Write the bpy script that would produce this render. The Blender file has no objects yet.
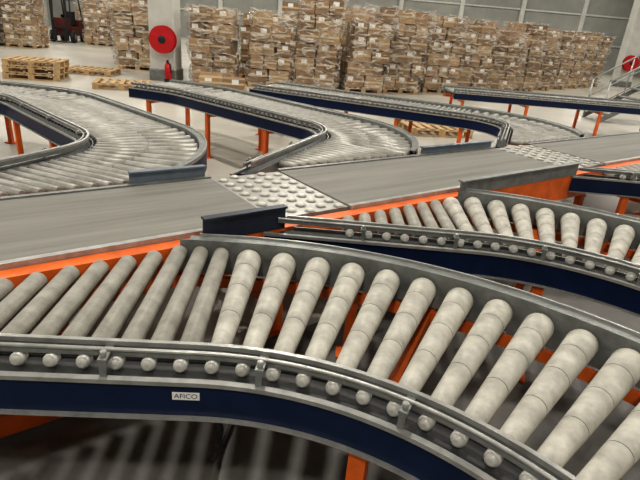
import bpy, math, random
from mathutils import Vector, Matrix
random.seed(7)
C=bpy.context
sc=C.scene
sc.view_settings.view_transform='Standard'
try: sc.view_settings.look='Medium High Contrast'
except Exception: pass
sc.view_settings.exposure=.10

# ---------------------------------------------------------------- materials
def mat(name,col,rough=.6,metal=0.,var=.12,scale=6.,bump=0.,bscale=60.,stretch=None,rot=0,spec=.4,sharp=.18):
    m=bpy.data.materials.new(name);m.use_nodes=True
    nt=m.node_tree;b=nt.nodes['Principled BSDF']
    b.inputs['Roughness'].default_value=rough;b.inputs['Metallic'].default_value=metal
    b.inputs['Specular IOR Level'].default_value=spec
    tc=nt.nodes.new('ShaderNodeTexCoord');mp=nt.nodes.new('ShaderNodeMapping')
    n=nt.nodes.new('ShaderNodeTexNoise');n.inputs['Scale'].default_value=scale;n.inputs['Detail'].default_value=6
    n.inputs['Roughness'].default_value=.65
    if rot:
        m0=nt.nodes.new('ShaderNodeMapping');m0.inputs['Rotation'].default_value=(0,0,rot)
        nt.links.new(tc.outputs['Object'],m0.inputs[0]);nt.links.new(m0.outputs[0],mp.inputs[0])
    else: nt.links.new(tc.outputs['Object'],mp.inputs[0])
    if stretch: mp.inputs['Scale'].default_value=stretch
    nt.links.new(mp.outputs[0],n.inputs['Vector'])
    r=nt.nodes.new('ShaderNodeValToRGB');r.color_ramp.elements[0].position=.5-sharp;r.color_ramp.elements[1].position=.5+sharp
    c2=[max(0,c*(1-2*var)) for c in col]
    c1=[min(1,c*(1+var)) for c in col]
    r.color_ramp.elements[0].color=(*c2,1);r.color_ramp.elements[1].color=(*c1,1)
    nt.links.new(n.outputs['Fac'],r.inputs[0]);nt.links.new(r.outputs[0],b.inputs['Base Color'])
    if bump>0:
        n2=nt.nodes.new('ShaderNodeTexNoise');n2.inputs['Scale'].default_value=bscale;n2.inputs['Detail'].default_value=4
        nt.links.new(tc.outputs['Object'],n2.inputs['Vector'])
        bp=nt.nodes.new('ShaderNodeBump');bp.inputs['Strength'].default_value=bump;bp.inputs['Distance'].default_value=.01
        nt.links.new(n2.outputs['Fac'],bp.inputs['Height']);nt.links.new(bp.outputs[0],b.inputs['Normal'])
    return m
M_ROLL=mat('roller_pvc',(.30,.288,.25),.48,0,.16,14,.15,90)
M_ROLLT=mat('taper_roller_pvc',(.47,.452,.395),.46,0,.15,14,.12,90)
M_ROLLF=mat('steel_roller',(.31,.30,.27),.42,.25,.16,11)
M_SEAM=mat('roller_seam',(.17,.16,.145),.7)
M_RUB=mat('black_shaft',(.05,.05,.05),.6)
M_GREY=mat('grey_rail',(.24,.25,.24),.42,.4,.16,12,.1,120)
M_GREYL=mat('zinc_edge',(.42,.42,.40),.36,.5,.14,14)
M_DARK=mat('dark_web',(.05,.05,.05),.6,.2,.14,12)
M_BLUE=mat('blue_paint',(.005,.015,.052),.38,0,.12,8,spec=.3)
M_NAVY=mat('navy_paint',(.025,.032,.05),.45,0,.12,8)
M_STEELB=mat('blue_grey_paint',(.15,.18,.22),.4,0,.12,8)
M_ORG=mat('orange_paint',(.72,.14,.02),.5,0,.14,7)
M_BELT=mat('belt_rubber',(.19,.184,.162),.62,0,.14,2.0,.25,160,stretch=(.35,7,1),rot=-.6577)
M_PLATE=mat('ball_plate',(.33,.32,.29),.4,.4,.12,10)
M_BALL=mat('ball_white',(.50,.48,.42),.35,.0,.06,10)
M_CAP=mat('bearing_cap',(.54,.53,.49),.4,.1,.08,20)
M_WOOD=mat('pallet_wood',(.50,.34,.18),.8,0,.2,8,.2,40)
M_CB=[mat('cardboard_%d'%i,c,.75,0,.14,3,.15,12) for i,c in enumerate([(.32,.20,.105),(.22,.135,.07),(.40,.27,.145),(.28,.18,.10)])]
M_TAPE=mat('carton_tape',(.54,.43,.29),.3,0,.05,5)
M_LAB=mat('paper_label',(.80,.79,.76),.6,0,.03,5)
M_RED=mat('red_enamel',(.50,.013,.02),.35,0,.08,6)
M_DRED=mat('truck_red',(.10,.018,.014),.5,0,.08,6)
M_BLK=mat('black_rubber',(.02,.02,.02),.5)
M_COL=mat('column_paint',(.56,.56,.52),.7,0,.08,1.5)
M_WALL=mat('wall_panel',(.31,.315,.29),.8,0,.10,.5)
M_CEIL=mat('ceiling_panel',(.3,.3,.29),.9)
def wrapmat():
    m=bpy.data.materials.new('stretch_film');m.use_nodes=True;nt=m.node_tree;nt.nodes.clear()
    o=nt.nodes.new('ShaderNodeOutputMaterial');mx=nt.nodes.new('ShaderNodeMixShader')
    t=nt.nodes.new('ShaderNodeBsdfTransparent');g=nt.nodes.new('ShaderNodeBsdfPrincipled')
    g.inputs['Base Color'].default_value=(.72,.66,.58,1);g.inputs['Roughness'].default_value=.18
    tc=nt.nodes.new('ShaderNodeTexCoord');mp=nt.nodes.new('ShaderNodeMapping');mp.inputs['Scale'].default_value=(1,1,2.6)
    mp.inputs['Rotation'].default_value=(.35,.25,0)
    n=nt.nodes.new('ShaderNodeTexNoise');n.inputs['Scale'].default_value=3.0;n.inputs['Detail'].default_value=6;n.inputs['Distortion'].default_value=1.6
    r=nt.nodes.new('ShaderNodeMapRange');r.inputs[1].default_value=.47;r.inputs[2].default_value=.66;r.inputs[3].default_value=.05;r.inputs[4].default_value=.72
    bp=nt.nodes.new('ShaderNodeBump');bp.inputs['Strength'].default_value=1;bp.inputs['Distance'].default_value=.12
    L=nt.links.new
    L(tc.outputs['Object'],mp.inputs[0]);L(mp.outputs[0],n.inputs['Vector']);L(n.outputs['Fac'],r.inputs[0]);L(n.outputs['Fac'],bp.inputs['Height'])
    L(bp.outputs[0],g.inputs['Normal']);L(r.outputs[0],mx.inputs[0]);L(t.outputs[0],mx.inputs[1]);L(g.outputs[0],mx.inputs[2]);L(mx.outputs[0],o.inputs[0])
    return m
M_FILM=wrapmat()
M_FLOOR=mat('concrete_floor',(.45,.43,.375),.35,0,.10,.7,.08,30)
M_FLOORSHADE=mat('baked_floor_shade',(.13,.125,.115),.5,0,.15,2,.1,30)  # dark floor colour standing in for shade below the front conveyors

# ---------------------------------------------------------------- mesh builder
class MB:
    def __init__(s): s.v=[];s.f=[];s.m=[];s.sm=[];s.mats=[]
    def mi(s,m):
        if m not in s.mats: s.mats.append(m)
        return s.mats.index(m)
    def face(s,idx,m,smooth=False):
        s.f.append(idx);s.m.append(s.mi(m));s.sm.append(smooth)
    def box(s,c,size,m,ax=(1,0,0),ay=(0,1,0),az=(0,0,1)):
        c=Vector(c);ax=Vector(ax);ay=Vector(ay);az=Vector(az);b=len(s.v)
        for k in(-.5,.5):
            for j in(-.5,.5):
                for i in(-.5,.5): s.v.append(c+ax*i*size[0]+ay*j*size[1]+az*k*size[2])
        for q in((0,2,3,1),(4,5,7,6),(0,1,5,4),(2,6,7,3),(0,4,6,2),(1,3,7,5)): s.face([b+i for i in q],m)
    def beam(s,p,q,w,h,m):
        p=Vector(p);q=Vector(q);d=q-p;L=d.length;d.normalize()
        up=Vector((0,0,1)) if abs(d.z)<.95 else Vector((1,0,0))
        y=up.cross(d).normalized();z=d.cross(y)
        s.box((p+q)/2,(L,w,h),m,d,y,z)
    def lathe(s,p,d,prof,m,n=16,seams=None):
        p=Vector(p);d=Vector(d).normalized()
        up=Vector((0,0,1)) if abs(d.z)<.9 else Vector((1,0,0))
        a=up.cross(d).normalized();b=d.cross(a);b0=len(s.v)
        for t,r in prof:
            for k in range(n):
                an=2*math.pi*k/n;s.v.append(p+d*t+(a*math.cos(an)+b*math.sin(an))*r)
        for i in range(len(prof)-1):
            mm=seams.get(i,m) if seams else m
            flat=abs(prof[i+1][0]-prof[i][0])<abs(prof[i+1][1]-prof[i][1])
            for k in range(n):
                k2=(k+1)%n
                s.face([b0+i*n+k,b0+i*n+k2,b0+(i+1)*n+k2,b0+(i+1)*n+k],mm,not flat)
        s.face([b0+k for k in range(n)][::-1],m);s.face([b0+(len(prof)-1)*n+k for k in range(n)],m)
    def tube(s,pts,r,m,n=10):
        pts=[Vector(p) for p in pts]
        for a,b in zip(pts[:-1],pts[1:]): s.lathe(a,b-a,[(0,r),((b-a).length,r)],m,n)
    def obj(s,name,parent=None,bevel=0):
        me=bpy.data.meshes.new(name);me.from_pydata([tuple(v) for v in s.v],[],s.f)
        for m in s.mats: me.materials.append(m)
        me.polygons.foreach_set('material_index',s.m);me.polygons.foreach_set('use_smooth',s.sm);me.update()
        o=bpy.data.objects.new(name,me);sc.collection.objects.link(o)
        if parent: o.parent=parent
        if bevel:
            b=o.modifiers.new('bev','BEVEL');b.width=bevel;b.segments=2;b.limit_method='ANGLE'
        return o
def empty(name,loc=(0,0,0)):
    o=bpy.data.objects.new(name,None);o.empty_display_size=.1;sc.collection.objects.link(o);o.location=loc;return o

# ---------------------------------------------------------------- main line frame (s along belt, n across)
DS=Vector((.7915,.6112,0));DN=Vector((-.6112,.7915,0))
def sn(s,n,z=0): return DS*s+DN*n+Vector((0,0,z))
def ncoord(p): return p[0]*DN.x+p[1]*DN.y
BF,BB=2.09,2.87
ZT=.72

# ---------------------------------------------------------------- curved roller conveyors
class Path:
    def __init__(s,c,R,a0,a1,pre=(),post=0):
        a0=math.radians(a0);a1=math.radians(a1)
        segs=[('A',Vector((c[0],c[1])),R,a0,a1)]
        P=Vector((c[0]+R*math.cos(a0),c[1]+R*math.sin(a0)));ang=a0
        for it in pre:
            if it[0]=='L':
                h=Vector((math.sin(ang),-math.cos(ang)));Q=P-h*it[1]
                segs.insert(0,('L',Q,P,Vector((math.cos(ang),math.sin(ang)))));P=Q
            else:
                dA=math.radians(it[1]);RR=it[2];cc=P-Vector((math.cos(ang),math.sin(ang)))*RR
                segs.insert(0,('A',cc,RR,ang+dA,ang));ang+=dA;P=cc+Vector((math.cos(ang),math.sin(ang)))*RR
        if post:
            P=Vector((c[0]+R*math.cos(a1),c[1]+R*math.sin(a1)));h=Vector((math.sin(a1),-math.cos(a1)))
            segs.append(('L',P,P+h*post,Vector((math.cos(a1),math.sin(a1)))))
        s.segs=segs;s.len=[(g[2]-g[1]).length if g[0]=='L' else g[2]*(g[3]-g[4]) for g in segs];s.L=sum(s.len)
    def at(s,t,d):
        for g,l in zip(s.segs,s.len):
            if t<=l+1e-9 or g is s.segs[-1]:
                if g[0]=='L': o=g[3];p=g[1].lerp(g[2],t/l);return p+o*d,o
                a=g[3]-(g[3]-g[4])*t/l;o=Vector((math.cos(a),math.sin(a)));return g[1]+o*(g[2]+d),o
            t-=l
    def stops(s):
        out=[];t=0
        for g,l in zip(s.segs,s.len):
            k=max(1,int(l/.045)) if g[0]=='A' else max(1,int(l/.5))
            out+=[t+l*i/k for i in range(k)];t+=l
        return out+[t]

def strip(mb,path,prof,m,cond,smooth=False):
    dm=sum(p[0] for p in prof)/len(prof)
    fine=path.stops()
    ok=[cond(path.at(t,dm)[0]) for t in fine]
    if not any(ok): return
    ts=[]
    for i,t in enumerate(fine):
        if ok[i]:
            if i>0 and not ok[i-1]:
                lo,hi=fine[i-1],t
                for _ in range(20):
                    md=(lo+hi)/2
                    if cond(path.at(md,dm)[0]): hi=md
                    else: lo=md
                ts.append(hi)
            ts.append(t)
            if i<len(fine)-1 and not ok[i+1]:
                lo,hi=t,fine[i+1]
                for _ in range(20):
                    md=(lo+hi)/2
                    if cond(path.at(md,dm)[0]): lo=md
                    else: hi=md
                ts.append(lo)
    n=len(prof);b=len(mb.v)
    for t in ts:
        for d,z in prof:
            p,o=path.at(t,d);mb.v.append(Vector((p.x,p.y,z)))
    for i in range(len(ts)-1):
        for k in range(n):
            k2=(k+1)%n;mb.face([b+i*n+k,b+i*n+k2,b+(i+1)*n+k2,b+(i+1)*n+k],m,smooth)
    mb.face([b+k for k in range(n)],m);mb.face([b+(len(ts)-1)*n+k for k in range(n)][::-1],m)
def rect(d0,d1,z0,z1): return [(d0,z0),(d1,z0),(d1,z1),(d0,z1)]
def circ(d,z,r,n=8): return [(d+r*math.cos(2*math.pi*k/n),z+r*math.sin(2*math.pi*k/n)) for k in range(n)]

def conveyor(path,W,cond,pitch,rs,apitch,ri,ro,legs,near=True,nseg=24):
    root=empty('roller_conveyor')
    rm=MB();cap=MB()
    t=0
    for g,l in zip(path.segs,path.len):
        arc=g[0]=='A'
        step=pitch if not arc else math.radians(apitch)*g[2]
        cnt=max(1,round(l/step));
        for i in range(cnt):
            tt=t+l*(i+.5)/cnt
            p0,o=path.at(tt,0.0)
            Lr=W
            if not cond(path.at(tt,W)[0]):
                k=W
                while k>0 and not cond(path.at(tt,k+.02)[0]): k-=.01
                Lr=k
            if Lr<.12 or not cond(p0): continue
            r0,r1=(ri,ro) if arc else (rs,rs)
            z0=ZT-r0;z1=ZT-r1
            A=Vector((p0.x,p0.y,z0));Bp=path.at(tt,Lr)[0];B=Vector((Bp.x,Bp.y,z1))
            L=(B-A).length
            if arc:
                prof=[(0,r0*.8),(.004,r0)];seams={}
                cuts=[.30,.56,.80] if near else [.5]
                for c in cuts:
                    rr=r0+(r1-r0)*c
                    prof+=[(c*L-.0015,rr)];seams[len(prof)-1]=M_SEAM;seams[len(prof)]=M_SEAM;seams[len(prof)+1]=M_SEAM
                    prof+=[(c*L-.001,rr-.002),(c*L+.001,rr-.002),(c*L+.0015,rr)]
                prof+=[(L-.014,r1),(L-.004,r1*.96),(L,r1*.85)]
                rm.lathe(A,B-A,prof,M_ROLLT if near else M_ROLLF,nseg,seams)
            else:
                rm.lathe(A,B-A,[(0,r0*.85),(.004,r0),(L-.004,r0),(L,r0*.85)],M_ROLL if near else M_ROLLF,nseg)
            d=Vector((o.x,o.y,0))
            cap.lathe(A-d*.045,d,[(0,.008),(.05,.008)],M_RUB,8)
            if Lr==W: cap.lathe(B,d,[(0,.008),(.03,.008)],M_RUB,8)
            if near:
                cc=Vector((p0.x,p0.y,.711))-d*.100
                cap.lathe(cc,d,[(0,.010),(.003,.015),(.008,.0185),(.014,.021),(.036,.021),(.042,.017)],M_CAP,20)
        t+=l
    rm.obj('rollers',root);cap.obj('bearing_caps',root)
    fr=MB()
    strip(fr,path,rect(-.128,-.03,.672,.684),M_DARK,cond)
    strip(fr,path,rect(-.146,-.126,.686,.700),M_GREYL,cond)
    strip(fr,path,rect(-.136,-.126,.574,.686),M_BLUE,cond)
    strip(fr,path,rect(-.150,-.120,.566,.573),M_GREYL,cond)
    strip(fr,path,rect(-.030,-.022,.60,.700),M_GREY,cond)
    strip(fr,path,rect(W+.012,W+.018,.58,.742),M_GREY,cond)
    strip(fr,path,rect(W+.018,W+.062,.734,.742),M_GREY,cond)
    strip(fr,path,rect(W+.062,W+.070,.725,.752),M_GREYL,cond)
    strip(fr,path,rect(W+.058,W+.068,.574,.725),M_BLUE,cond)
    strip(fr,path,rect(W-.01,W+.012,.52,.57),M_ORG,cond)
    fr.obj('side_frames',root)
    gd=MB()
    strip(gd,path,rect(-.060,-.046,.755,.770),M_GREYL,cond)
    strip(gd,path,rect(-.0565,-.0495,.728,.755),M_GREY,cond)
    strip(gd,path,circ(-.086,.760,.0065),M_GREYL,cond,True)
    strip(gd,path,rect(-.088,-.084,.738,.754),M_GREY,cond)
    tt=.30;st=.46 if near else .7
    while tt<path.L:
        p,o=path.at(tt,-.085)
        if cond(p):
            h=Vector((o.y,-o.x,0));d=Vector((o.x,o.y,0));c=Vector((p.x,p.y,0))
            gd.box(c-d*.045+Vector((0,0,.722)),(.018,.006,.06),M_GREY,h,d)
            gd.box(c-d*.006+Vector((0,0,.752)),(.024,.085,.010),M_GREY,h,d)
            gd.lathe(c-d*.030+Vector((0,0,.752)),(0,0,1),[(0,.009),(.022,.009),(.024,.005)],M_GREYL,8)
        tt+=st
    gd.obj('guide_rail',root)
    lg=MB()
    for tt in legs:
        p,o=path.at(tt,-.105);q,_=path.at(tt,W+.04);h=Vector((o.y,-o.x,0));d=Vector((o.x,o.y,0))
        for e in (p,q):
            if cond(e):
                lg.box((e.x,e.y,.291),(.052,.045,.566),M_ORG,h,d)
                lg.box((e.x,e.y,.008),(.12,.10,.012),M_ORG,h,d)
        if cond(p) and cond(q):
            P=Vector((p.x,p.y,.54));Q=Vector((q.x,q.y,.54));lg.beam(P,Q,.04,.05,M_ORG)
    lg.obj('support_legs',root)
    return root

front=lambda p: ncoord(p)<=1.980
back=lambda p: ncoord(p)>=2.970
PA=Path((-.25,.06),1.22,94,12,[('L',1.93)])
lenL=1.93
cA=conveyor(PA,.75,front,.092,.0345,4.45,.031,.056,[.5,1.25,lenL+1.22*math.radians(26),lenL+1.22*math.radians(60)])
PE=Path((.75,1.20),1.22,90,2,[('L',1.3)])
cE=conveyor(PE,.75,front,.092,.0345,4.45,.031,.056,[.75,1.3+.4,1.3+1.2])
PF=Path((3.07,2.98),1.22,90,10,[('L',1.3)])
cF=conveyor(PF,.75,front,.092,.0345,4.45,.031,.056,[.75,1.3+.4,1.3+1.2])
P1=Path((-2.40,3.50),.68,47,-20,[('L',1.7),('A',37,.7),('L',5.0)],1.6)
c1=conveyor(P1,.75,back,.075,.030,6.0,.026,.052,[1.5,3.0,4.5,5.6,6.6,7.3],near=False,nseg=12)
P2=Path((-.66,4.79),.68,49,-20,[('L',2.2),('A',22,1.2),('L',.5)],2.5)
c2=conveyor(P2,.75,back,.075,.030,6.0,.026,.052,[.3,1.5,2.6,3.3,4.1,4.9],near=False,nseg=12)
P3=Path((1.55,6.33),.68,68,-20,[('L',3.3)],2.5)
c3=conveyor(P3,.75,back,.075,.030,6.0,.026,.052,[.2,1.3,2.4,3.3,4.2,5.2],near=False,nseg=12)
P4=Path((7.4,9.9),.68,92,0,[('L',5.0)],2.0)
c4=conveyor(P4,.75,back,.075,.030,6.0,.026,.052,[.2,1.5,3.0,4.5,5.6],near=False,nseg=12)

lab=MB();pl,ol=PA.at(lenL-.02,-.1375)
h=Vector((ol.y,-ol.x,0));d=Vector((ol.x,ol.y,0));cl=Vector((pl.x,pl.y,.646))
lab.box(cl,(.078,.002,.026),M_LAB,h,d);lo=lab.obj('maker_label',cA)
tx=bpy.data.curves.new('label_text','FONT');tx.body='AFICO';tx.size=.023;tx.align_x='CENTER';tx.align_y='CENTER';tx.materials.append(M_BLUE)
to=bpy.data.objects.new('label_text',tx);sc.collection.objects.link(to);to.parent=cA
to.matrix_world=Matrix((( h.x,0,-d.x,cl.x-d.x*.0015),(h.y,0,-d.y,cl.y-d.y*.0015),(0,1,0,cl.z),(0,0,0,1)))
cb=MB();cb.tube([(-.30,1.26,.58),(-.29,1.28,.47),(-.28,1.31,.36),(-.30,1.34,.24),(-.33,1.40,.12),(-.33,1.55,.03),(-.30,1.9,.02)],.010,M_BLK,8);cb.obj('hanging_cable',cA)

# ---------------------------------------------------------------- belt line
root=empty('belt_conveyor')
bl=MB()
def slab(mb,s0,s1,n0,n1,z0,z1,m): mb.box(sn((s0+s1)/2,(n0+n1)/2,(z0+z1)/2),(s1-s0,n1-n0,z1-z0),m,DS,DN)
S0,S1=-2.6,9.5
T=[(1.30,1.80),(4.24,4.82)]
belts=[(S0,1.295),(1.805,4.235),(4.825,S1)]
for a,b in belts:
    slab(bl,a,b,BF+.012,BB-.012,.655,.72,M_BELT)
bl.obj('belts',root,.006)
bs=MB()
for a,b in belts:
    slab(bs,a,b,BF-.022,BF+.010,.60,.724,M_GREYL)
    slab(bs,a,b,BB-.010,BB+.022,.60,.728,M_GREY)
slab(bs,S0,S1,BF-.10,BF-.024,.50,.700,M_ORG)
slab(bs,S0,S1,BB+.024,BB+.09,.50,.66,M_ORG)
for s in [-2,-.9,.25,1.35,2.9,4.6,6.2,7.8,9.2]:
    for n in (BF+.02,BB-.02):
        bs.box(sn(s,n,.26),(.06,.06,.50),M_ORG,DS,DN);bs.box(sn(s,n,.007),(.13,.11,.014),M_ORG,DS,DN)
    slab(bs,s-.02,s+.02,BF,BB,.42,.48,M_ORG);slab(bs,s-.02,s+.02,BF,BB,.12,.16,M_ORG)
slab(bs,-2,.35,BF-.16,BF-.10,.03,.13,M_ORG)
bs.obj('frame',root)
gu=MB()
def guard(s0,s1,n,z0,z1,m,flip=1):
    slab(gu,s0,s1,n-.004,n+.004,z0,z1,m);slab(gu,s0,s1,n-.004-.018,n+.022,z1-.004,z1+.006,m)
guard(.86,1.30,BF-.10,.70,.815,M_NAVY)
guard(2.66,4.15,BF-.10,.70,.80,M_GREY)
guard(.80,1.27,BB+.03,.70,.79,M_STEELB)
guard(3.25,4.22,BB+.03,.70,.78,M_STEELB)
gu.obj('side_guards',root)
for (a,b) in T:
    mb=MB();slab(mb,a,b,BF,BB,.66,.712,M_PLATE)
    rows=8;cols=5
    for i in range(cols):
        for j in range(rows):
            s=a+(b-a)*(i+.5)/cols;n=BF+(BB-BF)*(j+.5+(.22 if i%2 else -.22))/rows
            mb.lathe(sn(s,n,.712),(0,0,1),[(0,.034),(.003,.034)],M_GREY,14)
            mb.lathe(sn(s,n,.715),(0,0,1),[(0,.026),(.005,.024),(.009,.018),(.0115,.008)],M_BALL,14)
    mb.obj('ball_transfer_table')

# ---------------------------------------------------------------- room
def plane(name,c,size,m):
    mb=MB();mb.box(c,size,m);return mb.obj(name)
plane('floor',(0,18,-.05),(84,56,.1),M_FLOOR)
mb=MB();mb.box(sn(1.5,-.1,.001),(9,4.3,.002),M_FLOORSHADE,DS,DN);mb.obj('floor_shade_sheet')  # added thin sheet: under-conveyor shade put in as dark colour
plane('wall_back',(0,46.1,4.5),(84,.2,9),M_WALL)
plane('wall_left',(-42.1,18,4.5),(.2,56,9),M_WALL)
plane('wall_right',(42.1,18,4.5),(.2,56,9),M_WALL)
plane('wall_front',(0,-10.1,4.5),(84,.2,9),M_WALL)
plane('ceiling',(0,18,9.05),(84,56,.1),M_CEIL)
tm=MB()
for x in range(-40,41,5):
    tm.box((x,45.9,4.5),(.35,.2,9),M_COL)
for z in (2.2,4.4): tm.box((0,45.95,z),(84,.1,.12),M_COL)
tm.obj('trim_1')

for i,x in enumerate((-21,-11,-1,9,19)):
    for y in (-4,5,13,22,31,40):
        ld=bpy.data.lights.new('lamp_light','AREA');ld.shape='DISK';ld.size=.6;ld.energy=360 if y<14 else 320;ld.color=(1,.955,.875)
        root=empty('ceiling_lamp',(x,y,8.7))
        lo=bpy.data.objects.new('lamp_light',ld);sc.collection.objects.link(lo);lo.parent=root;lo.location=(0,0,-.12)
        mb=MB();mb.lathe((0,0,-.10),(0,0,1),[(0,.38),(.03,.38),(.18,.16),(.32,.12)],M_COL,24);mb.obj('housing',root)
w=bpy.data.worlds.new('World');sc.world=w;w.use_nodes=True
w.node_tree.nodes['Background'].inputs[0].default_value=(.9,.93,1,1);w.node_tree.nodes['Background'].inputs[1].default_value=.4

# ---------------------------------------------------------------- pallets of cartons
def pallet(mb,w,d,z=0,x=0,y=0):
    for i in range(7): mb.box((x-w/2+.05+(w-.1)*i/6,y,z+.133),(.10,d,.02),M_WOOD)
    for j in range(3):
        yy=y-d/2+.05+(d-.1)*j/2
        mb.box((x,yy,z+.112),(w,.10,.02),M_WOOD)
        for i in range(3): mb.box((x-w/2+.07+(w-.14)*i/2,yy,z+.062),(.13,.10,.08),M_WOOD)
        mb.box((x,yy,z+.011),(w,.10,.02),M_WOOD)
def stack(x,y,rot,w=1.15,d=1.1,layers=6,lh=.385,nx=2,film=True,name='stacked_cardboard_boxes'):
    root=empty(name,(x,y,0));root.rotation_euler=(0,0,rot)
    mb=MB();pallet(mb,w,d)
    mb.obj('pallet',root)
    mb=MB();z=.145;lx=random.uniform(-.03,.03)
    for L in range(layers):
        k=nx if random.random()<.6 else nx+1
        lhh=lh*random.uniform(.88,1.09)
        sh=lx*L+random.uniform(-.05,.05)
        for i in range(k):
            for j in range(2):
                if L==layers-1 and random.random()<.28: continue
                bw=w/k;bd=d/2
                cx=-w/2+bw*(i+.5)+sh+random.uniform(-.03,.03);cy=-d/2+bd*(j+.5)+random.uniform(-.05,.05)
                a=random.uniform(-.09,.09);ax=(math.cos(a),math.sin(a),0);ay=(-math.sin(a),math.cos(a),0)
                h=lhh*random.uniform(.92,1.0)
                m=random.choice(M_CB)
                mb.box((cx,cy,z+h/2),(bw*.95,bd*.97,h),m,ax,ay)
                f=-1 if j==0 else 1
                Y=Vector(ay)
                q=Vector((cx,cy,z+h/2))+Y*f*bd*.487
                mb.box(q,(bw*.92,.006,.05),M_TAPE,ax,ay)
                if random.random()<.5: mb.box(q+Vector((bw*random.uniform(-.25,.25),0,h*.2)),(.16,.010,.11),M_LAB,ax,ay)
        z+=lhh
    mb.obj('cartons',root,.012)
    if film:
        fm=MB();n=24;m=14;r=random.random()*9
        for q in range(m+1):
            zz=.10+(z-.06)*q/m
            for k in range(n):
                t=k/n*4;s=int(t);u=t-s;cr=[(-1,-1),(1,-1),(1,1),(-1,1),(-1,-1)]
                px=cr[s][0]+(cr[s+1][0]-cr[s][0])*u;py=cr[s][1]+(cr[s+1][1]-cr[s][1])*u
                e=.07+.03*math.sin(zz*9+px*5+r)+.018*math.sin(zz*17+py*7+r*2)+random.uniform(-.015,.015)
                fm.v.append(Vector((px*(w/2+e)+lx*layers*q/m,py*(d/2+e),zz)))
        for q in range(m):
            for k in range(n):
                k2=(k+1)%n;fm.face([q*n+k,q*n+k2,(q+1)*n+k2,(q+1)*n+k],M_FILM,True)
        fm.obj('stretch_film',root)
    return root
row=[Vector(p) for p in [(-3.25,14.6),(.6,15.6),(2.3,16.7),(6.3,20.1),(10.6,25.0),(13.6,28.6)]]
cum=[0]
for a,b in zip(row[:-1],row[1:]): cum.append(cum[-1]+(b-a).length)
def rowat(t):
    for i in range(len(row)-1):
        if t<=cum[i+1] or i==len(row)-2:
            u=(t-cum[i])/(cum[i+1]-cum[i]);dd=row[i+1]-row[i];return row[i].lerp(row[i+1],u),math.atan2(dd.y,dd.x)
t=0;k=0
while t<cum[-1]:
    p,a=rowat(t)
    L,lh=(5,.37) if k<2 else ((6,.385) if k<5 else (6,.36))
    if k>7: lh=.375
    stack(p.x,p.y,a*.30+random.uniform(-.06,.06),layers=L,lh=lh*random.uniform(.95,1.04),w=1.12+random.uniform(-.04,.06))
    p2=p+Vector((-.6,2.1))
    stack(p2.x,p2.y,a*.3,film=False,layers=L,lh=lh*.94)
    t+=1.40 if t<5 else 1.74;k+=1
for (x,y,l) in [(-6.1,16.6,6),(-7.0,18.6,6),(-11.6,26.2,5),(-12.9,28.4,5),(-10.3,27.4,6),(-12.4,21.2,6),(-13.7,21.0,6),(-15.0,20.6,6)]:
    stack(x,y,random.uniform(-.1,.1),layers=l)
stack(-2.75,12.9,.15,layers=1,lh=.26,film=False)
pr=empty('stacked_wooden_pallets',(-7.1,12.4,0));pr.rotation_euler=(0,0,.25);mb=MB()
for i in range(3): pallet(mb,1.2,1.0,i*.146,random.uniform(-.04,.04),0)
mb.obj('pallets',pr)
for (x,y,a) in [(-4.9,12.0,.3),(1.95,9.7,.2),(-6.6,14.2,.1)]:
    pr=empty('wooden_pallet',(x,y,0));pr.rotation_euler=(0,0,a);mb=MB();pallet(mb,1.2,1.0);mb.obj('deck',pr)

# ---------------------------------------------------------------- columns, hose reels
def column(x,y,w):
    mb=MB();mb.box((x,y,4.5),(w,w,9),M_COL);mb.box((x,y,.15),(w+.06,w+.06,.3),M_GREY);mb.obj('support_column',None,.02)
column(-4.60,14.3,.66);column(15.9,29.6,.75)
def reel(x,y,z,r):
    root=empty('fire_hose_reel',(x,y,z));mb=MB()
    mb.lathe((0,.0,0),(0,-1,0),[(0,r),(.02,r),(.021,r*.55)],M_RED,32)
    mb.lathe((0,-.02,0),(0,-1,0),[(0,r*.55),(.14,r*.55)],M_BLK,24)
    for i in range(4):
        q=r*(.66+.06*(i%2))
        n=28
        pts=[(q*math.cos(2*math.pi*k/n),-.04-.03*i,q*math.sin(2*math.pi*k/n)) for k in range(n+1)];mb.tube(pts,.022,M_BLK,6)
    mb.lathe((0,-.145,0),(0,-1,0),[(0,r*.5),(.001,r*.97),(.03,r*.99),(.031,r*.88),(.034,r*.55),(.036,r*.2)],M_RED,32)
    mb.lathe((0,-.178,0),(0,-1,0),[(0,.10),(.02,.09),(.03,.05)],M_BLK,16)
    mb.box((0,.03,0),(.1,.08,.5),M_RED)
    mb.obj('reel',root)
reel(-4.50,13.87,1.05,.34);reel(15.8,29.1,1.25,.4)
ex=empty('fire_extinguisher',(-4.40,13.80,0));mb=MB()
mb.lathe((0,0,.08),(0,0,1),[(0,.07),(.02,.085),(.34,.085),(.40,.05),(.43,.025)],M_RED,18)
mb.box((0,-.02,.53),(.03,.12,.05),M_BLK);mb.tube([(0,-.03,.51),(.09,-.05,.45),(.1,-.05,.25)],.012,M_BLK,6);mb.box((0,.05,.3),(.06,.1,.3),M_BLK);mb.box((0,0,.04),(.16,.16,.08),M_BLK)
mb.obj('cylinder_body',ex)

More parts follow.
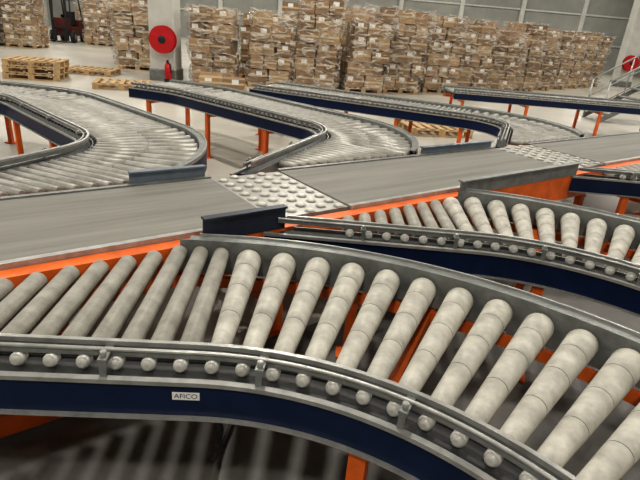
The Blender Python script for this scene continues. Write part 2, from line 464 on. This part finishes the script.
# ---------------------------------------------------------------- stair with handrail (far right)
st=empty('metal_staircase',(6.85,13.2,0));mb=MB()
for y in (0,.9):
    mb.beam((0,y,.05),(3.0,y,2.0),.03,.12,M_GREY)
    mb.tube([(0,y,0),(0,y,1.0),(3.0,y,3.0)],.022,M_GREYL,8);mb.tube([(0,y,.55),(3.0,y,2.5)],.016,M_GREYL,8)
    for k in range(1,4): mb.tube([(k*.9,y,k*.6),(k*.9,y,k*.6+1.0)],.018,M_GREYL,8)
for k in range(9): mb.box((.15+k*.33,.45,.2+k*.213),(.28,.88,.03),M_GREY)
mb.box((3.1,.45,1.0),(.08,.9,2.0),M_GREY)
mb.obj('stair_frame',st)

# ---------------------------------------------------------------- forklift (far left, end on)
fk=empty('forklift',(-13.4,26.4,0));fk.rotation_euler=(0,0,.1);mb=MB()
for s in(-1,1):
    mb.box((s*.32,-.75,1.1),(.09,.12,2.0),M_BLK)
    mb.box((s*.22,-1.25,.10),(.11,1.0,.04),M_BLK);mb.box((s*.22,-.80,.35),(.11,.05,.5),M_BLK)
    for y,rr in((-.45,.28),(.75,.22)):
        mb.lathe((s*.40,y,rr),(s,0,0),[(0,rr*.9),(.02,rr),(.15,rr),(.17,rr*.85)],M_BLK,20)
        mb.lathe((s*.575,y,rr),(s,0,0),[(0,rr*.5),(.01,rr*.45)],M_GREY,12)
    mb.tube([(s*.42,-.5,.8),(s*.40,-.35,2.05),(s*.40,.75,2.05),(s*.44,1.0,1.0)],.035,M_BLK,8)
for z in(.35,.7,2.05): mb.box((0,-.75,z),(.72,.08,.10),M_BLK)
mb.box((0,.25,.52),(.86,1.5,.42),M_DRED);mb.box((0,.85,.80),(.88,.6,.45),M_DRED)
mb.box((0,-.45,.85),(.8,.12,.5),M_DRED);mb.box((0,.35,.86),(.5,.5,.16),M_BLK);mb.box((0,.58,1.15),(.48,.12,.5),M_BLK)
for k in range(6): mb.box((0,-.25+.19*k,2.05),(.8,.05,.04),M_BLK)
mb.tube([(0,-.4,.95),(0,-.12,1.15)],.02,M_BLK,6);mb.lathe((0,-.12,1.15),(0,.6,.8),[(0,.17),(.02,.17)],M_BLK,20)
mb.obj('truck_body',fk,.01)

# ---------------------------------------------------------------- camera
th=math.radians(22.9);ro=math.radians(5)
F=Vector((0,math.cos(th),-math.sin(th)));R0=Vector((1,0,0));D0=Vector((0,-math.sin(th),-math.cos(th)))
r=R0*math.cos(ro)-D0*math.sin(ro);dn=R0*math.sin(ro)+D0*math.cos(ro)
cd=bpy.data.cameras.new('Camera');cd.lens=36*500/640;cd.sensor_width=36;cd.clip_end=300
co=bpy.data.objects.new('Camera',cd);sc.collection.objects.link(co)
co.matrix_world=Matrix(((r.x,-dn.x,-F.x,0),(r.y,-dn.y,-F.y,0),(r.z,-dn.z,-F.z,1.65),(0,0,0,1)))
sc.camera=co
